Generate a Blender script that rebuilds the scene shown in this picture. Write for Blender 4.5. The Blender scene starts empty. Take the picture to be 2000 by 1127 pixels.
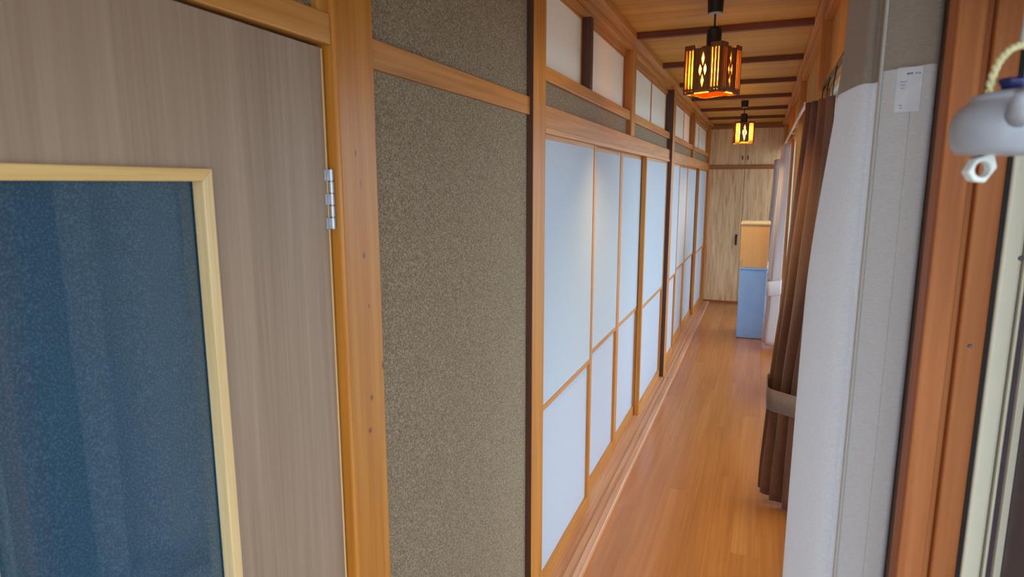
import bpy, bmesh, math, random
from mathutils import Vector, Matrix
from mathutils.geometry import delaunay_2d_cdt

S = bpy.context.scene
COL = S.collection
random.seed(7)

# ------------------------------------------------------------------ camera
F_PX, PITCH, YAW, EYE = 1230.0, math.radians(9.4623), math.radians(21.532), 1.62
cam_d = bpy.data.cameras.new('camera')
cam = bpy.data.objects.new('camera', cam_d)
COL.objects.link(cam)
cam.location = (0, 0, EYE)
cam.rotation_euler = (math.pi / 2 - PITCH, 0, YAW)
cam_d.sensor_width = 36.0
cam_d.lens = 36.0 * F_PX / 2000.0
cam_d.clip_start = 0.01
cam_d.dof.use_dof = True
cam_d.dof.focus_distance = 3.2
cam_d.dof.aperture_fstop = (cam_d.lens / 1000.0) / 0.0028
S.camera = cam

# ------------------------------------------------------------------ sky, exposure
W = bpy.data.worlds.new('overcast_sky')
S.world = W
W.use_nodes = True
wn = W.node_tree
wn.nodes.clear()
w_out = wn.nodes.new('ShaderNodeOutputWorld')
w_bg = wn.nodes.new('ShaderNodeBackground')
w_tc = wn.nodes.new('ShaderNodeTexCoord')
w_sep = wn.nodes.new('ShaderNodeSeparateXYZ')
w_rmp = wn.nodes.new('ShaderNodeValToRGB')
w_rmp.color_ramp.elements[0].position = 0.0
w_rmp.color_ramp.elements[0].color = (0.74, 0.86, 1.0, 1)
w_rmp.color_ramp.elements[1].position = 1.0
w_rmp.color_ramp.elements[1].color = (0.62, 0.80, 1.0, 1)
wn.links.new(w_tc.outputs['Generated'], w_sep.inputs[0])
wn.links.new(w_sep.outputs['Z'], w_rmp.inputs[0])
wn.links.new(w_rmp.outputs[0], w_bg.inputs['Color'])
w_bg.inputs['Strength'].default_value = 4.6
wn.links.new(w_bg.outputs[0], w_out.inputs[0])

S.view_settings.view_transform = 'Standard'
S.view_settings.look = 'None'
S.view_settings.exposure = 0.0
S.view_settings.gamma = 1.0
S.view_settings.use_curve_mapping = False
S.cycles.use_denoising = True
S.cycles.max_bounces = 10
S.cycles.diffuse_bounces = 6
S.cycles.transparent_max_bounces = 16
S.cycles.sample_clamp_indirect = 3.0
S.cycles.caustics_refractive = False
S.cycles.caustics_reflective = False


def portal(name, loc, rot, sx, sy):
    """marks a window opening for sampling the sky; gives off no light itself"""
    d = bpy.data.lights.new(name, 'AREA')
    d.shape = 'RECTANGLE'
    d.size, d.size_y = sx, sy
    d.cycles.is_portal = True
    o = bpy.data.objects.new(name, d)
    o.location, o.rotation_euler = loc, rot
    COL.objects.link(o)


portal('sky_portal', (0.47, 4.3, 1.0), (0, math.radians(90), 0), 2.1, 9.8)
portal('sky_portal_back', (-0.13, -0.65, 1.15), (math.radians(90), 0, 0), 1.16, 2.3)


# ------------------------------------------------------------------ helpers
def lin(c):
    r = []
    for v in c[:3]:
        v = v / 255.0
        r.append(v / 12.92 if v <= 0.04045 else ((v + 0.055) / 1.055) ** 2.4)
    return (*r, 1.0)


WORLD = {}          # world position of each object's origin


def props(o, label=None, cat=None, group=None, kind=None):
    if label: o['label'] = label
    if cat: o['category'] = cat
    if group: o['group'] = group
    if kind: o['kind'] = kind
    return o


def empty(name, loc, label=None, cat=None, group=None, kind=None):
    o = bpy.data.objects.new(name, None)
    o.empty_display_size = 0.05
    COL.objects.link(o)
    o.location = loc
    WORLD[o] = Vector(loc)
    return props(o, label, cat, group, kind)


def link(name, me, mat, parent=None, loc=(0, 0, 0), bevel=0, seg=2, smooth=False, label=None):
    o = bpy.data.objects.new(name, me)
    COL.objects.link(o)
    loc = Vector(loc)
    WORLD[o] = loc
    if parent is not None:
        o.parent = parent
        o.location = loc - WORLD[parent]
    else:
        o.location = loc
    if mat and not me.materials:
        me.materials.append(mat)
    if bevel:
        m = o.modifiers.new('bevel', 'BEVEL')
        m.width, m.segments, m.limit_method = bevel, seg, 'ANGLE'
        m.harden_normals = False
    if smooth:
        for p in me.polygons: p.use_smooth = True
    if label: o['label'] = label
    return o


def from_bm(name, bm, mat, parent=None, loc=None, bevel=0, seg=2, smooth=False, label=None):
    """bm is in world coordinates; the object's origin goes to the middle of it"""
    if loc is None:
        vs = [v.co for v in bm.verts]
        lo = Vector((min(v.x for v in vs), min(v.y for v in vs), min(v.z for v in vs)))
        hi = Vector((max(v.x for v in vs), max(v.y for v in vs), max(v.z for v in vs)))
        loc = (lo + hi) / 2
    loc = Vector(loc)
    bmesh.ops.translate(bm, verts=bm.verts, vec=-loc)
    bmesh.ops.recalc_face_normals(bm, faces=bm.faces)
    me = bpy.data.meshes.new(name)
    bm.to_mesh(me)
    bm.free()
    return link(name, me, mat, parent, loc, bevel, seg, smooth, label)


def bm_box(bm, x0, x1, y0, y1, z0, z1, M=None):
    vs = [bm.verts.new((x, y, z)) for x in (x0, x1) for y in (y0, y1) for z in (z0, z1)]
    for f in ((0, 1, 3, 2), (4, 6, 7, 5), (0, 4, 5, 1), (2, 3, 7, 6), (0, 2, 6, 4), (1, 5, 7, 3)):
        bm.faces.new([vs[i] for i in f])
    if M is not None:
        for v in vs: v.co = M @ v.co
    return vs


def box(name, mat, parent, b, bevel=0.0015, label=None, M=None, seg=2):
    bm = bmesh.new()
    bm_box(bm, *b, M=M)
    return from_bm(name, bm, mat, parent, bevel=bevel, label=label, seg=seg)


def extrude_y(name, mat, parent, poly, y0, y1, bevel=0, label=None):
    """poly: closed list of (x, z), run along y"""
    bm = bmesh.new()
    a = [bm.verts.new((x, y0, z)) for x, z in poly]
    c = [bm.verts.new((x, y1, z)) for x, z in poly]
    n = len(poly)
    bm.faces.new(a)
    bm.faces.new(c[::-1])
    for i in range(n):
        bm.faces.new((a[i], c[i], c[(i + 1) % n], a[(i + 1) % n]))
    return from_bm(name, bm, mat, parent, bevel=bevel, label=label)


def extrude_z(name, mat, parent, poly, z0, z1, bevel=0, label=None):
    bm = bmesh.new()
    a = [bm.verts.new((x, y, z0)) for x, y in poly]
    c = [bm.verts.new((x, y, z1)) for x, y in poly]
    n = len(poly)
    bm.faces.new(a)
    bm.faces.new(c[::-1])
    for i in range(n):
        bm.faces.new((a[i], c[i], c[(i + 1) % n], a[(i + 1) % n]))
    return from_bm(name, bm, mat, parent, bevel=bevel, label=label)


def tube(bm, pts, r, n=8, cap=True):
    pts = [Vector(p) for p in pts]
    rad = r if isinstance(r, (list, tuple)) else [r] * len(pts)
    rings = []
    t0 = (pts[1] - pts[0]).normalized()
    up = Vector((0, 0, 1)) if abs(t0.z) < 0.9 else Vector((1, 0, 0))
    u = t0.cross(up).normalized()
    for i, p in enumerate(pts):
        t = (pts[min(i + 1, len(pts) - 1)] - pts[max(i - 1, 0)]).normalized()
        u = (u - t * u.dot(t)).normalized()
        w = t.cross(u)
        rings.append([bm.verts.new(p + (u * math.cos(2 * math.pi * k / n) + w * math.sin(2 * math.pi * k / n)) * rad[i]) for k in range(n)])
    for a, c in zip(rings, rings[1:]):
        for k in range(n):
            bm.faces.new((a[k], a[(k + 1) % n], c[(k + 1) % n], c[k]))
    if cap:
        bm.faces.new(rings[0][::-1])
        bm.faces.new(rings[-1])


def lathe(bm, prof, c, n=32, sx=1, sy=1):
    """prof: (radius, z) from bottom to top about the vertical through c"""
    rings = []
    for r, z in prof:
        if r < 1e-6:
            rings.append([bm.verts.new((c[0], c[1], c[2] + z))])
        else:
            rings.append([bm.verts.new((c[0] + sx * r * math.cos(2 * math.pi * k / n), c[1] + sy * r * math.sin(2 * math.pi * k / n), c[2] + z)) for k in range(n)])
    for a, b in zip(rings, rings[1:]):
        for k in range(n):
            k2 = (k + 1) % n
            if len(a) == 1 and len(b) == 1: continue
            if len(a) == 1: bm.faces.new((a[0], b[k2], b[k]))
            elif len(b) == 1: bm.faces.new((a[k], a[k2], b[0]))
            else: bm.faces.new((a[k], a[k2], b[k2], b[k]))
    if len(rings[0]) > 1: bm.faces.new(rings[0][::-1])
    if len(rings[-1]) > 1: bm.faces.new(rings[-1])


def plate(bm, outer, holes, t, M):
    """flat plate with cut-outs in its own u,v plane, thickness t along w, placed by the matrix M"""
    pts, loops = [], []
    for loop in [outer] + holes:
        loops.append(list(range(len(pts), len(pts) + len(loop))))
        pts += [Vector(p) for p in loop]
    edges = [(l[i], l[(i + 1) % len(l)]) for l in loops for i in range(len(l))]
    v2, e2, f2, _, _, _ = delaunay_2d_cdt(pts, edges, [], 0, 1e-7)

    def inside(p, loop):
        c, n = False, len(loop)
        for i in range(n):
            a, b = loop[i], loop[(i + 1) % n]
            if (a[1] > p[1]) != (b[1] > p[1]) and p[0] < (b[0] - a[0]) * (p[1] - a[1]) / (b[1] - a[1]) + a[0]:
                c = not c
        return c
    keep = []
    for f in f2:
        g = sum((v2[i] for i in f), Vector((0, 0))) / len(f)
        if inside(g, outer) and not any(inside(g, h) for h in holes):
            keep.append(f)
    fr = [bm.verts.new(M @ Vector((v.x, v.y, 0))) for v in v2]
    bk = [bm.verts.new(M @ Vector((v.x, v.y, t))) for v in v2]
    cnt = {}
    for f in keep:
        bm.faces.new([fr[i] for i in f])
        bm.faces.new([bk[i] for i in reversed(f)])
        for i in range(len(f)):
            a, b = f[i], f[(i + 1) % len(f)]
            cnt.setdefault(frozenset((a, b)), []).append((a, b))
    for es in cnt.values():
        if len(es) == 1:
            a, b = es[0]
            bm.faces.new((fr[b], fr[a], bk[a], bk[b]))
    for v in fr + bk:
        if not v.link_faces: bm.verts.remove(v)


# ------------------------------------------------------------------ materials
def new_mat(name):
    m = bpy.data.materials.new(name)
    m.use_nodes = True
    nt = m.node_tree
    b = nt.nodes['Principled BSDF']
    return m, nt, b


def N(nt, kind, **kw):
    n = nt.nodes.new('ShaderNode' + kind)
    for k, v in kw.items():
        if hasattr(n, k): setattr(n, k, v)
    return n


def ramp(nt, fac, stops):
    r = N(nt, 'ValToRGB')
    e = r.color_ramp.elements
    e[0].position, e[0].color = stops[0][0], stops[0][1]
    e[1].position, e[1].color = stops[-1][0], stops[-1][1]
    for p, c in stops[1:-1]:
        x = e.new(p)
        x.color = c
    nt.links.new(fac, r.inputs[0])
    return r.outputs[0]


def coords(nt, scale, vary=True):
    tc = N(nt, 'TexCoord')
    mp = N(nt, 'Mapping')
    mp.inputs['Scale'].default_value = scale
    nt.links.new(tc.outputs['Object'], mp.inputs['Vector'])
    if vary:
        oi = N(nt, 'ObjectInfo')
        mu = N(nt, 'VectorMath', operation='SCALE')
        mu.inputs[0].default_value = (31.0, 47.0, 23.0)
        nt.links.new(oi.outputs['Random'], mu.inputs['Scale'])
        nt.links.new(mu.outputs[0], mp.inputs['Location'])
    return mp.outputs[0]


def wood(name, dark, mid, light, axis='Z', rough=0.42, fine=90, broad=9, bump=0.15, spec=0.5, along=0.05, coat=0.0, knots=(), vary_tone=0.0):
    m, nt, b = new_mat(name)
    i = 'XYZ'.index(axis)

    def sc(k, a):
        v = [k, k, k]
        v[i] = k * a
        return v
    n1 = N(nt, 'TexNoise')
    n1.inputs['Scale'].default_value = 1.0
    n1.inputs['Detail'].default_value = 5
    n1.inputs['Roughness'].default_value = 0.6
    n1.inputs['Distortion'].default_value = 0.6
    nt.links.new(coords(nt, sc(broad, along)), n1.inputs['Vector'])
    n2 = N(nt, 'TexNoise')
    n2.inputs['Scale'].default_value = 1.0
    n2.inputs['Detail'].default_value = 3
    nt.links.new(coords(nt, sc(fine, along * 0.5)), n2.inputs['Vector'])
    mx = N(nt, 'Mix')
    mx.inputs[0].default_value = 0.38
    nt.links.new(n1.outputs['Fac'], mx.inputs[2])
    nt.links.new(n2.outputs['Fac'], mx.inputs[3])
    col = ramp(nt, mx.outputs[0], [(0.32, lin(dark)), (0.5, lin(mid)), (0.68, lin(light))])
    if vary_tone:
        oi = N(nt, 'ObjectInfo')
        hs = N(nt, 'HueSaturation')
        mr = N(nt, 'MapRange')
        mr.inputs[3].default_value, mr.inputs[4].default_value = 1 - vary_tone, 1 + vary_tone
        nt.links.new(oi.outputs['Random'], mr.inputs[0])
        nt.links.new(mr.outputs[0], hs.inputs['Value'])
        nt.links.new(col, hs.inputs['Color'])
        col = hs.outputs[0]
    for p, sz, dk in knots:      # each knot sits at its own place in the plank
        tc = N(nt, 'TexCoord')
        su = N(nt, 'VectorMath', operation='SUBTRACT')
        su.inputs[1].default_value = p
        dv = N(nt, 'VectorMath', operation='DIVIDE')
        dv.inputs[1].default_value = sz
        ln = N(nt, 'VectorMath', operation='LENGTH')
        nt.links.new(tc.outputs['Object'], su.inputs[0])
        nt.links.new(su.outputs[0], dv.inputs[0])
        nt.links.new(dv.outputs[0], ln.inputs[0])
        mr = N(nt, 'MapRange')
        mr.inputs[1].default_value, mr.inputs[2].default_value = 0.3, 1.0
        mr.inputs[3].default_value, mr.inputs[4].default_value = 0.85, 0.0
        nt.links.new(ln.outputs['Value'], mr.inputs[0])
        mk = N(nt, 'Mix', data_type='RGBA')
        nt.links.new(mr.outputs[0], mk.inputs[0])
        nt.links.new(col, mk.inputs[6])
        mk.inputs[7].default_value = lin(dk)
        col = mk.outputs[2]
    nt.links.new(col, b.inputs['Base Color'])
    b.inputs['Roughness'].default_value = rough
    b.inputs['Specular IOR Level'].default_value = spec
    if coat:
        b.inputs['Coat Weight'].default_value = coat
        b.inputs['Coat Roughness'].default_value = 0.22
        b.inputs['Coat IOR'].default_value = 1.75
    if bump:
        bp = N(nt, 'Bump')
        bp.inputs['Strength'].default_value = bump
        bp.inputs['Distance'].default_value = 0.001
        nt.links.new(mx.outputs[0], bp.inputs['Height'])
        nt.links.new(bp.outputs[0], b.inputs['Normal'])
    return m


def plain(name, col, rough=0.5, metal=0.0, var=0.06, scale=40, bump=0.0, spec=0.5):
    m, nt, b = new_mat(name)
    n = N(nt, 'TexNoise')
    n.inputs['Scale'].default_value = scale
    n.inputs['Detail'].default_value = 4
    tc = N(nt, 'TexCoord')
    nt.links.new(tc.outputs['Object'], n.inputs['Vector'])
    c = lin(col)
    lo = tuple(v * (1 - var) for v in c[:3]) + (1,)
    hi = tuple(min(1, v * (1 + var)) for v in c[:3]) + (1,)
    nt.links.new(ramp(nt, n.outputs['Fac'], [(0.3, lo), (0.7, hi)]), b.inputs['Base Color'])
    b.inputs['Roughness'].default_value = rough
    b.inputs['Metallic'].default_value = metal
    b.inputs['Specular IOR Level'].default_value = spec
    if bump:
        bp = N(nt, 'Bump')
        bp.inputs['Strength'].default_value = bump
        bp.inputs['Distance'].default_value = 0.001
        nt.links.new(n.outputs['Fac'], bp.inputs['Height'])
        nt.links.new(bp.outputs[0], b.inputs['Normal'])
    return m


M = {}
OR_D, OR_M, OR_L = (154, 92, 28), (192, 122, 46), (210, 148, 72)
M['post'] = wood('cedar_post', OR_D, OR_M, OR_L, 'Z', rough=0.46, spec=0.4)
M['post_big'] = wood('knotty_cedar_post', (158, 92, 22), (188, 116, 36), (206, 140, 58), 'Z', rough=0.36, broad=14,
                     knots=[((0.06, -0.012, 0.475), (0.05, 0.0042, 0.009), (95, 50, 25)), ((0.06, 0.002, 0.285), (0.05, 0.006, 0.009), (100, 52, 26)),
                            ((0.06, 0.012, 0.185), (0.05, 0.003, 0.007), (110, 58, 30)), ((0.06, 0.0, 0.42), (0.05, 0.003, 0.012), (125, 70, 36)),
                            ((0.06, 0.054, 0.055), (0.05, 0.007, 0.012), (80, 40, 22)), ((0.06, 0.01, 0.0), (0.05, 0.006, 0.008), (95, 46, 24)),
                            ((0.06, 0.0, -0.065), (0.05, 0.007, 0.008), (95, 46, 24))])
M['rail'] = wood('cedar_rail', OR_D, (192, 126, 54), (212, 152, 82), 'Y', rough=0.42)
M['rail_x'] = wood('cedar_cross_rail', OR_D, (182, 116, 60), (205, 142, 88), 'X', rough=0.42)
M['dark_side'] = wood('dark_wood_and_shade', (58, 28, 14), (78, 40, 20), (98, 54, 28), 'Z', rough=0.5)  # dark brown: wood of the mullion, painted shade on the post strips
M['slat'] = wood('dark_batten', (84, 38, 18), (112, 54, 26), (132, 70, 36), 'X', rough=0.5)
M['ceil'] = wood('cedar_ceiling_board', (176, 112, 30), (200, 140, 46), (216, 158, 64), 'X', rough=0.55, broad=7, vary_tone=0.05)
M['floor'] = wood('polished_floorboard', (156, 90, 38), (176, 106, 48), (192, 122, 60), 'Y', rough=0.24, broad=7, fine=60, spec=1.0, coat=0.0, bump=0.0, vary_tone=0.03)
M['sill'] = wood('worn_threshold', (168, 112, 74), (196, 142, 102), (214, 166, 130), 'Y', rough=0.4)
M['door'] = wood('greyish_printed_door_veneer', (142, 115, 93), (157, 130, 107), (170, 143, 119), 'Z', rough=0.5, broad=24, fine=160, along=0.035, bump=0.05)
M['mould'] = wood('pale_moulding', (206, 168, 112), (224, 188, 132), (236, 206, 156), 'Z', rough=0.45, fine=200)
M['mould_y'] = wood('pale_moulding_cross', (206, 160, 92), (222, 178, 108), (232, 194, 132), 'Y', rough=0.45, fine=200)
M['closet'] = wood('cupboard_veneer', (176, 142, 98), (222, 190, 144), (240, 216, 174), 'Z', rough=0.45, broad=20, fine=80, along=0.09)
M['closet_rail'] = wood('cupboard_rail', (120, 70, 34), (158, 98, 50), (180, 122, 70), 'X', rough=0.45)
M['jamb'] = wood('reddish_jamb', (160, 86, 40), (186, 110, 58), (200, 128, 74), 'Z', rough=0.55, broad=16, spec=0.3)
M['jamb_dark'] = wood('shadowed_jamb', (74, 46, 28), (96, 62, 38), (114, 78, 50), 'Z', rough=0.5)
M['upper'] = wood('yellow_wall_board', (168, 122, 58), (196, 148, 74), (212, 168, 96), 'Z', rough=0.6)
M['lampwood'] = wood('lantern_board', (92, 50, 24), (122, 70, 36), (144, 90, 50), 'Z', rough=0.5, broad=30)
M['beige'] = wood('beige_box_board', (226, 176, 112), (234, 184, 120), (240, 194, 132), 'Z', rough=0.55, fine=60)

# sandy earthen plaster
m, nt, b = new_mat('sandy_earth_plaster')
v = coords(nt, (1, 1, 1), False)
n1 = N(nt, 'TexNoise'); n1.inputs['Scale'].default_value = 240; n1.inputs['Detail'].default_value = 4; n1.inputs['Roughness'].default_value = 0.7
n2 = N(nt, 'TexVoronoi'); n2.inputs['Scale'].default_value = 300
nt.links.new(v, n1.inputs['Vector']); nt.links.new(v, n2.inputs['Vector'])
c1 = ramp(nt, n1.outputs['Fac'], [(0.32, lin((100, 82, 60))), (0.5, lin((140, 121, 96))), (0.68, lin((186, 167, 140)))])
nt.links.new(c1, b.inputs['Base Color'])
b.inputs['Roughness'].default_value = 0.85
b.inputs['Specular IOR Level'].default_value = 0.3
bp = N(nt, 'Bump'); bp.inputs['Strength'].default_value = 0.4; bp.inputs['Distance'].default_value = 0.0015
nt.links.new(n2.outputs['Distance'], bp.inputs['Height']); nt.links.new(bp.outputs[0], b.inputs['Normal'])
M['plaster'] = m


def paper(name, col):
    m, nt, b = new_mat(name)
    n = N(nt, 'TexNoise'); n.inputs['Scale'].default_value = 120; n.inputs['Detail'].default_value = 6
    nt.links.new(coords(nt, (1, 1, 0.5)), n.inputs['Vector'])
    c = lin(col)
    nt.links.new(ramp(nt, n.outputs['Fac'], [(0.3, tuple(x * 0.94 for x in c[:3]) + (1,)), (0.7, c)]), b.inputs['Base Color'])
    b.inputs['Roughness'].default_value = 0.7
    b.inputs['Specular IOR Level'].default_value = 0.25
    return m


M['paper'] = paper('white_shoji_paper', (184, 193, 203))
M['paper_low'] = paper('white_lower_shoji_paper', (186, 191, 202))
M['paper_top'] = paper('aged_transom_paper', (244, 240, 228))


def cloth(name, c0, c1, wx=(300, 300, 900), trans=0.2, bump=0.3):
    m, nt, b = new_mat(name)
    n = N(nt, 'TexNoise'); n.inputs['Scale'].default_value = 1.0; n.inputs['Detail'].default_value = 3; n.inputs['Roughness'].default_value = 0.65
    nt.links.new(coords(nt, wx, False), n.inputs['Vector'])
    col = ramp(nt, n.outputs['Fac'], [(0.3, lin(c0)), (0.7, lin(c1))])
    nt.links.new(col, b.inputs['Base Color'])
    b.inputs['Roughness'].default_value = 0.9
    b.inputs['Specular IOR Level'].default_value = 0.15
    b.inputs['Sheen Weight'].default_value = 0.15
    bp = N(nt, 'Bump'); bp.inputs['Strength'].default_value = bump; bp.inputs['Distance'].default_value = 0.0008
    nt.links.new(n.outputs['Fac'], bp.inputs['Height']); nt.links.new(bp.outputs[0], b.inputs['Normal'])
    if trans:
        t = N(nt, 'BsdfTranslucent'); nt.links.new(col, t.inputs['Color'])
        mx = N(nt, 'MixShader'); mx.inputs[0].default_value = trans
        nt.links.new(b.outputs[0], mx.inputs[1]); nt.links.new(t.outputs[0], mx.inputs[2])
        nt.links.new(mx.outputs[0], nt.nodes['Material Output'].inputs['Surface'])
    return m


M['linen'] = cloth('pale_grey_linen', (234, 232, 233), (248, 247, 249), (120, 120, 700), 0.28)
M['linen_hem'] = cloth('pale_hem_tape', (222, 218, 210), (238, 235, 228), (120, 120, 700), 0.2)
M['heading'] = cloth('shaded_heading_linen', (168, 155, 142), (190, 177, 164), (120, 120, 700), 0.12)  # darker than the linen: shade at the curtain top put into its colour
M['browncloth'] = cloth('brown_curtain_cloth', (90, 56, 36), (116, 78, 54), (200, 200, 300), 0.03)
M['lilac'] = cloth('pale_lilac_cloth', (200, 186, 184), (222, 210, 208), (200, 200, 500), 0.15)
M['band'] = cloth('brown_tie_band', (96, 70, 54), (112, 86, 68), (200, 200, 300), 0.0)

# frosted dark blue door glass: smooth front, grainy back
m, nt, b = new_mat('blue_frosted_glass')
n = N(nt, 'TexNoise'); n.inputs['Scale'].default_value = 420; n.inputs['Detail'].default_value = 2
nt.links.new(coords(nt, (1, 1, 1), False), n.inputs['Vector'])
nt.links.new(ramp(nt, n.outputs['Fac'], [(0.32, lin((14, 66, 94))), (0.52, lin((26, 84, 112))), (0.75, lin((76, 126, 150)))]), b.inputs['Base Color'])
b.inputs['Roughness'].default_value = 0.45
b.inputs['IOR'].default_value = 1.5
b.inputs['Transmission Weight'].default_value = 0.45
b.inputs['Coat Weight'].default_value = 1.0
b.inputs['Coat Roughness'].default_value = 0.02
b.inputs['Coat IOR'].default_value = 1.62
bp = N(nt, 'Bump'); bp.inputs['Strength'].default_value = 0.4; bp.inputs['Distance'].default_value = 0.001
nt.links.new(n.outputs['Fac'], bp.inputs['Height']); nt.links.new(bp.outputs[0], b.inputs['Normal'])
M['doorglass'] = m

# clear window glass: sees through, mirrors a little at grazing angles
m, nt, b = new_mat('clear_window_glass')
nt.nodes.remove(b)
tr = N(nt, 'BsdfTransparent'); tr.inputs['Color'].default_value = (0.95, 0.97, 0.97, 1)
gl = N(nt, 'BsdfGlossy'); gl.inputs['Roughness'].default_value = 0.02
lw = N(nt, 'LayerWeight'); lw.inputs['Blend'].default_value = 0.5
pw = N(nt, 'Math', operation='POWER'); pw.inputs[1].default_value = 5.0
ma = N(nt, 'Math', operation='MULTIPLY_ADD'); ma.inputs[1].default_value = 0.5; ma.inputs[2].default_value = 0.03
nt.links.new(lw.outputs['Facing'], pw.inputs[0]); nt.links.new(pw.outputs[0], ma.inputs[0])
mx = N(nt, 'MixShader')
nt.links.new(ma.outputs[0], mx.inputs[0]); nt.links.new(tr.outputs[0], mx.inputs[1]); nt.links.new(gl.outputs[0], mx.inputs[2])
nt.links.new(mx.outputs[0], nt.nodes['Material Output'].inputs['Surface'])
M['glass'] = m

# amber liner of the lanterns: partly clear, partly milky
m, nt, b = new_mat('amber_liner')
nt.nodes.remove(b)
nz = N(nt, 'TexNoise'); nz.inputs['Scale'].default_value = 60
nt.links.new(coords(nt, (1, 1, 1)), nz.inputs['Vector'])
am = ramp(nt, nz.outputs['Fac'], [(0.3, (1.0, 0.62, 0.12, 1)), (0.7, (1.0, 0.74, 0.20, 1))])
tl = N(nt, 'BsdfTranslucent'); nt.links.new(am, tl.inputs['Color'])
tr = N(nt, 'BsdfTransparent'); nt.links.new(am, tr.inputs['Color'])
mx = N(nt, 'MixShader'); mx.inputs[0].default_value = 0.4
nt.links.new(tl.outputs[0], mx.inputs[1]); nt.links.new(tr.outputs[0], mx.inputs[2])
nt.links.new(mx.outputs[0], nt.nodes['Material Output'].inputs['Surface'])
M['liner'] = m

m, nt, b = new_mat('lit_bulb')
b.inputs['Base Color'].default_value = (1, 0.9, 0.7, 1)
b.inputs['Emission Color'].default_value = (1.0, 0.76, 0.40, 1)
b.inputs['Emission Strength'].default_value = 560.0
M['bulb'] = m

M['black'] = plain('black_plastic', (22, 20, 20), 0.5)
M['cupwhite'] = plain('ivory_plastic', (196, 182, 160), 0.5)
M['steel'] = plain('brushed_steel', (176, 174, 178), 0.32, 0.9, 0.1, 200)
M['screw'] = plain('dull_screw', (92, 84, 92), 0.4, 0.8)
M['gap_dark'] = plain('gap_black', (24, 18, 16), 0.7)
M['sash'] = plain('champagne_aluminium', (242, 232, 206), 0.42, 0.0, 0.03, 15)
M['sash_dark'] = plain('dark_bronze_aluminium', (92, 74, 84), 0.5, 0.2)
M['whiterail'] = plain('white_rail_metal', (214, 208, 204), 0.35, 0.2)
M['bluebox'] = plain('pale_blue_plastic', (146, 192, 250), 0.35, 0.0, 0.05, 6)
M['boxtop'] = plain('pale_box_lid', (226, 206, 166), 0.5)
M['ceramic'] = plain('grey_glazed_ceramic', (172, 171, 178), 0.32, 0.0, 0.05, 60)
M['clapper'] = plain('bisque_clapper', (206, 202, 192), 0.5)
M['rope'] = plain('straw_rope', (216, 202, 150), 0.85, 0, 0.12, 300, 0.4)
M['cord'] = plain('grey_cord', (170, 164, 152), 0.8)
M['blueknob'] = plain('indigo_glaze', (28, 30, 84), 0.25)
M['tag'] = plain('white_care_tag', (236, 240, 248), 0.6)
M['ink'] = plain('grey_print', (110, 120, 140), 0.7)
M['inkblue'] = plain('pale_blue_print', (150, 166, 200), 0.7)
M['pull'] = plain('dark_bronze_pull', (58, 42, 32), 0.4, 0.6)
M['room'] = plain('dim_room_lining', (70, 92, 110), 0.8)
M['ground'] = plain('garden_gravel', (172, 168, 160), 0.95, 0, 0.2, 8)
M['eave'] = plain('eave_boards', (120, 96, 74), 0.8, 0, 0.1, 10)
M['concealed'] = plain('bare_plaster', (150, 138, 120), 0.9)

# ------------------------------------------------------------------ floor
XL, XR = -0.605, 0.30
fl = empty('floor', (0, 0, 0), kind='structure')
ncol = 8
bw = (XR - XL) / ncol
for c in range(ncol):
    y = -0.60 - (c * 0.77) % 1.8
    while y < 9.05:
        y0, y1 = max(y, -0.60), min(y + 1.8, 9.06)
        if y1 - y0 > 0.02:
            box('floorboard', M['floor'], fl, (XL + c * bw + 0.00015, XL + (c + 1) * bw - 0.00015, y0 + 0.0001, y1 - 0.0001, -0.02, 0.0), bevel=0.0003, seg=1)
        y += 1.8
box('subfloor', M['concealed'], fl, (-0.85, 0.34, -0.60, 9.14, -0.08, -0.021), bevel=0)

# ------------------------------------------------------------------ ceiling
ce = empty('ceiling', (0, 0, 2.4), kind='structure')
BAT = [-0.19, 0.73, 1.66, 2.58, 3.49, 4.40, 5.30, 6.20, 7.15, 8.10]
edges = [-0.60] + BAT + [9.0]
for a, c in zip(edges, edges[1:]):
    box('ceiling_board', M['ceil'], ce, (-0.74, 0.22, a + 0.001, c - 0.001, 2.40, 2.412), bevel=0.001)
for y in BAT:
    box('batten', M['slat'], ce, (-0.668, 0.182, y - 0.016, y + 0.016, 2.368, 2.40), bevel=0.002)
box('roof_slab', M['concealed'], ce, (-0.95, 0.50, -0.70, 9.2, 2.413, 2.5), bevel=0)

# ------------------------------------------------------------------ left wall
wl = empty('wall_left', (-0.72, 0, 0), kind='structure')
XP = -0.70                                    # front of the posts
P_BIG = (0.945, 1.064)
P1, P2, PE = (1.962, 2.087), (5.17, 5.30), (8.90, 8.995)
bigpost = box('post', M['post_big'], wl, (-0.82, XP, *P_BIG, 0, 2.40), bevel=0.006, seg=3,
              label='wide knotty orange post beside the hinged door')
for p, xf in ((P1, XP), (P2, -0.685), (PE, -0.69)):
    box('post', M['post'], wl, (-0.82, xf, *p, 0, 2.40), bevel=0.003)
for y0, xf, z0 in ((P1[0], XP - 0.0005, 0.03), (P2[0], -0.6855, 0.03)):  # dark strips put the shade on the posts' near sides into colour
    box('post_shade_strip', M['dark_side'], wl, (-0.80, xf, y0 - 0.003, y0 - 0.0002, z0, 2.335), bevel=0.0005, label='dark brown strip for the shade on the near side of the post')
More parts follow.
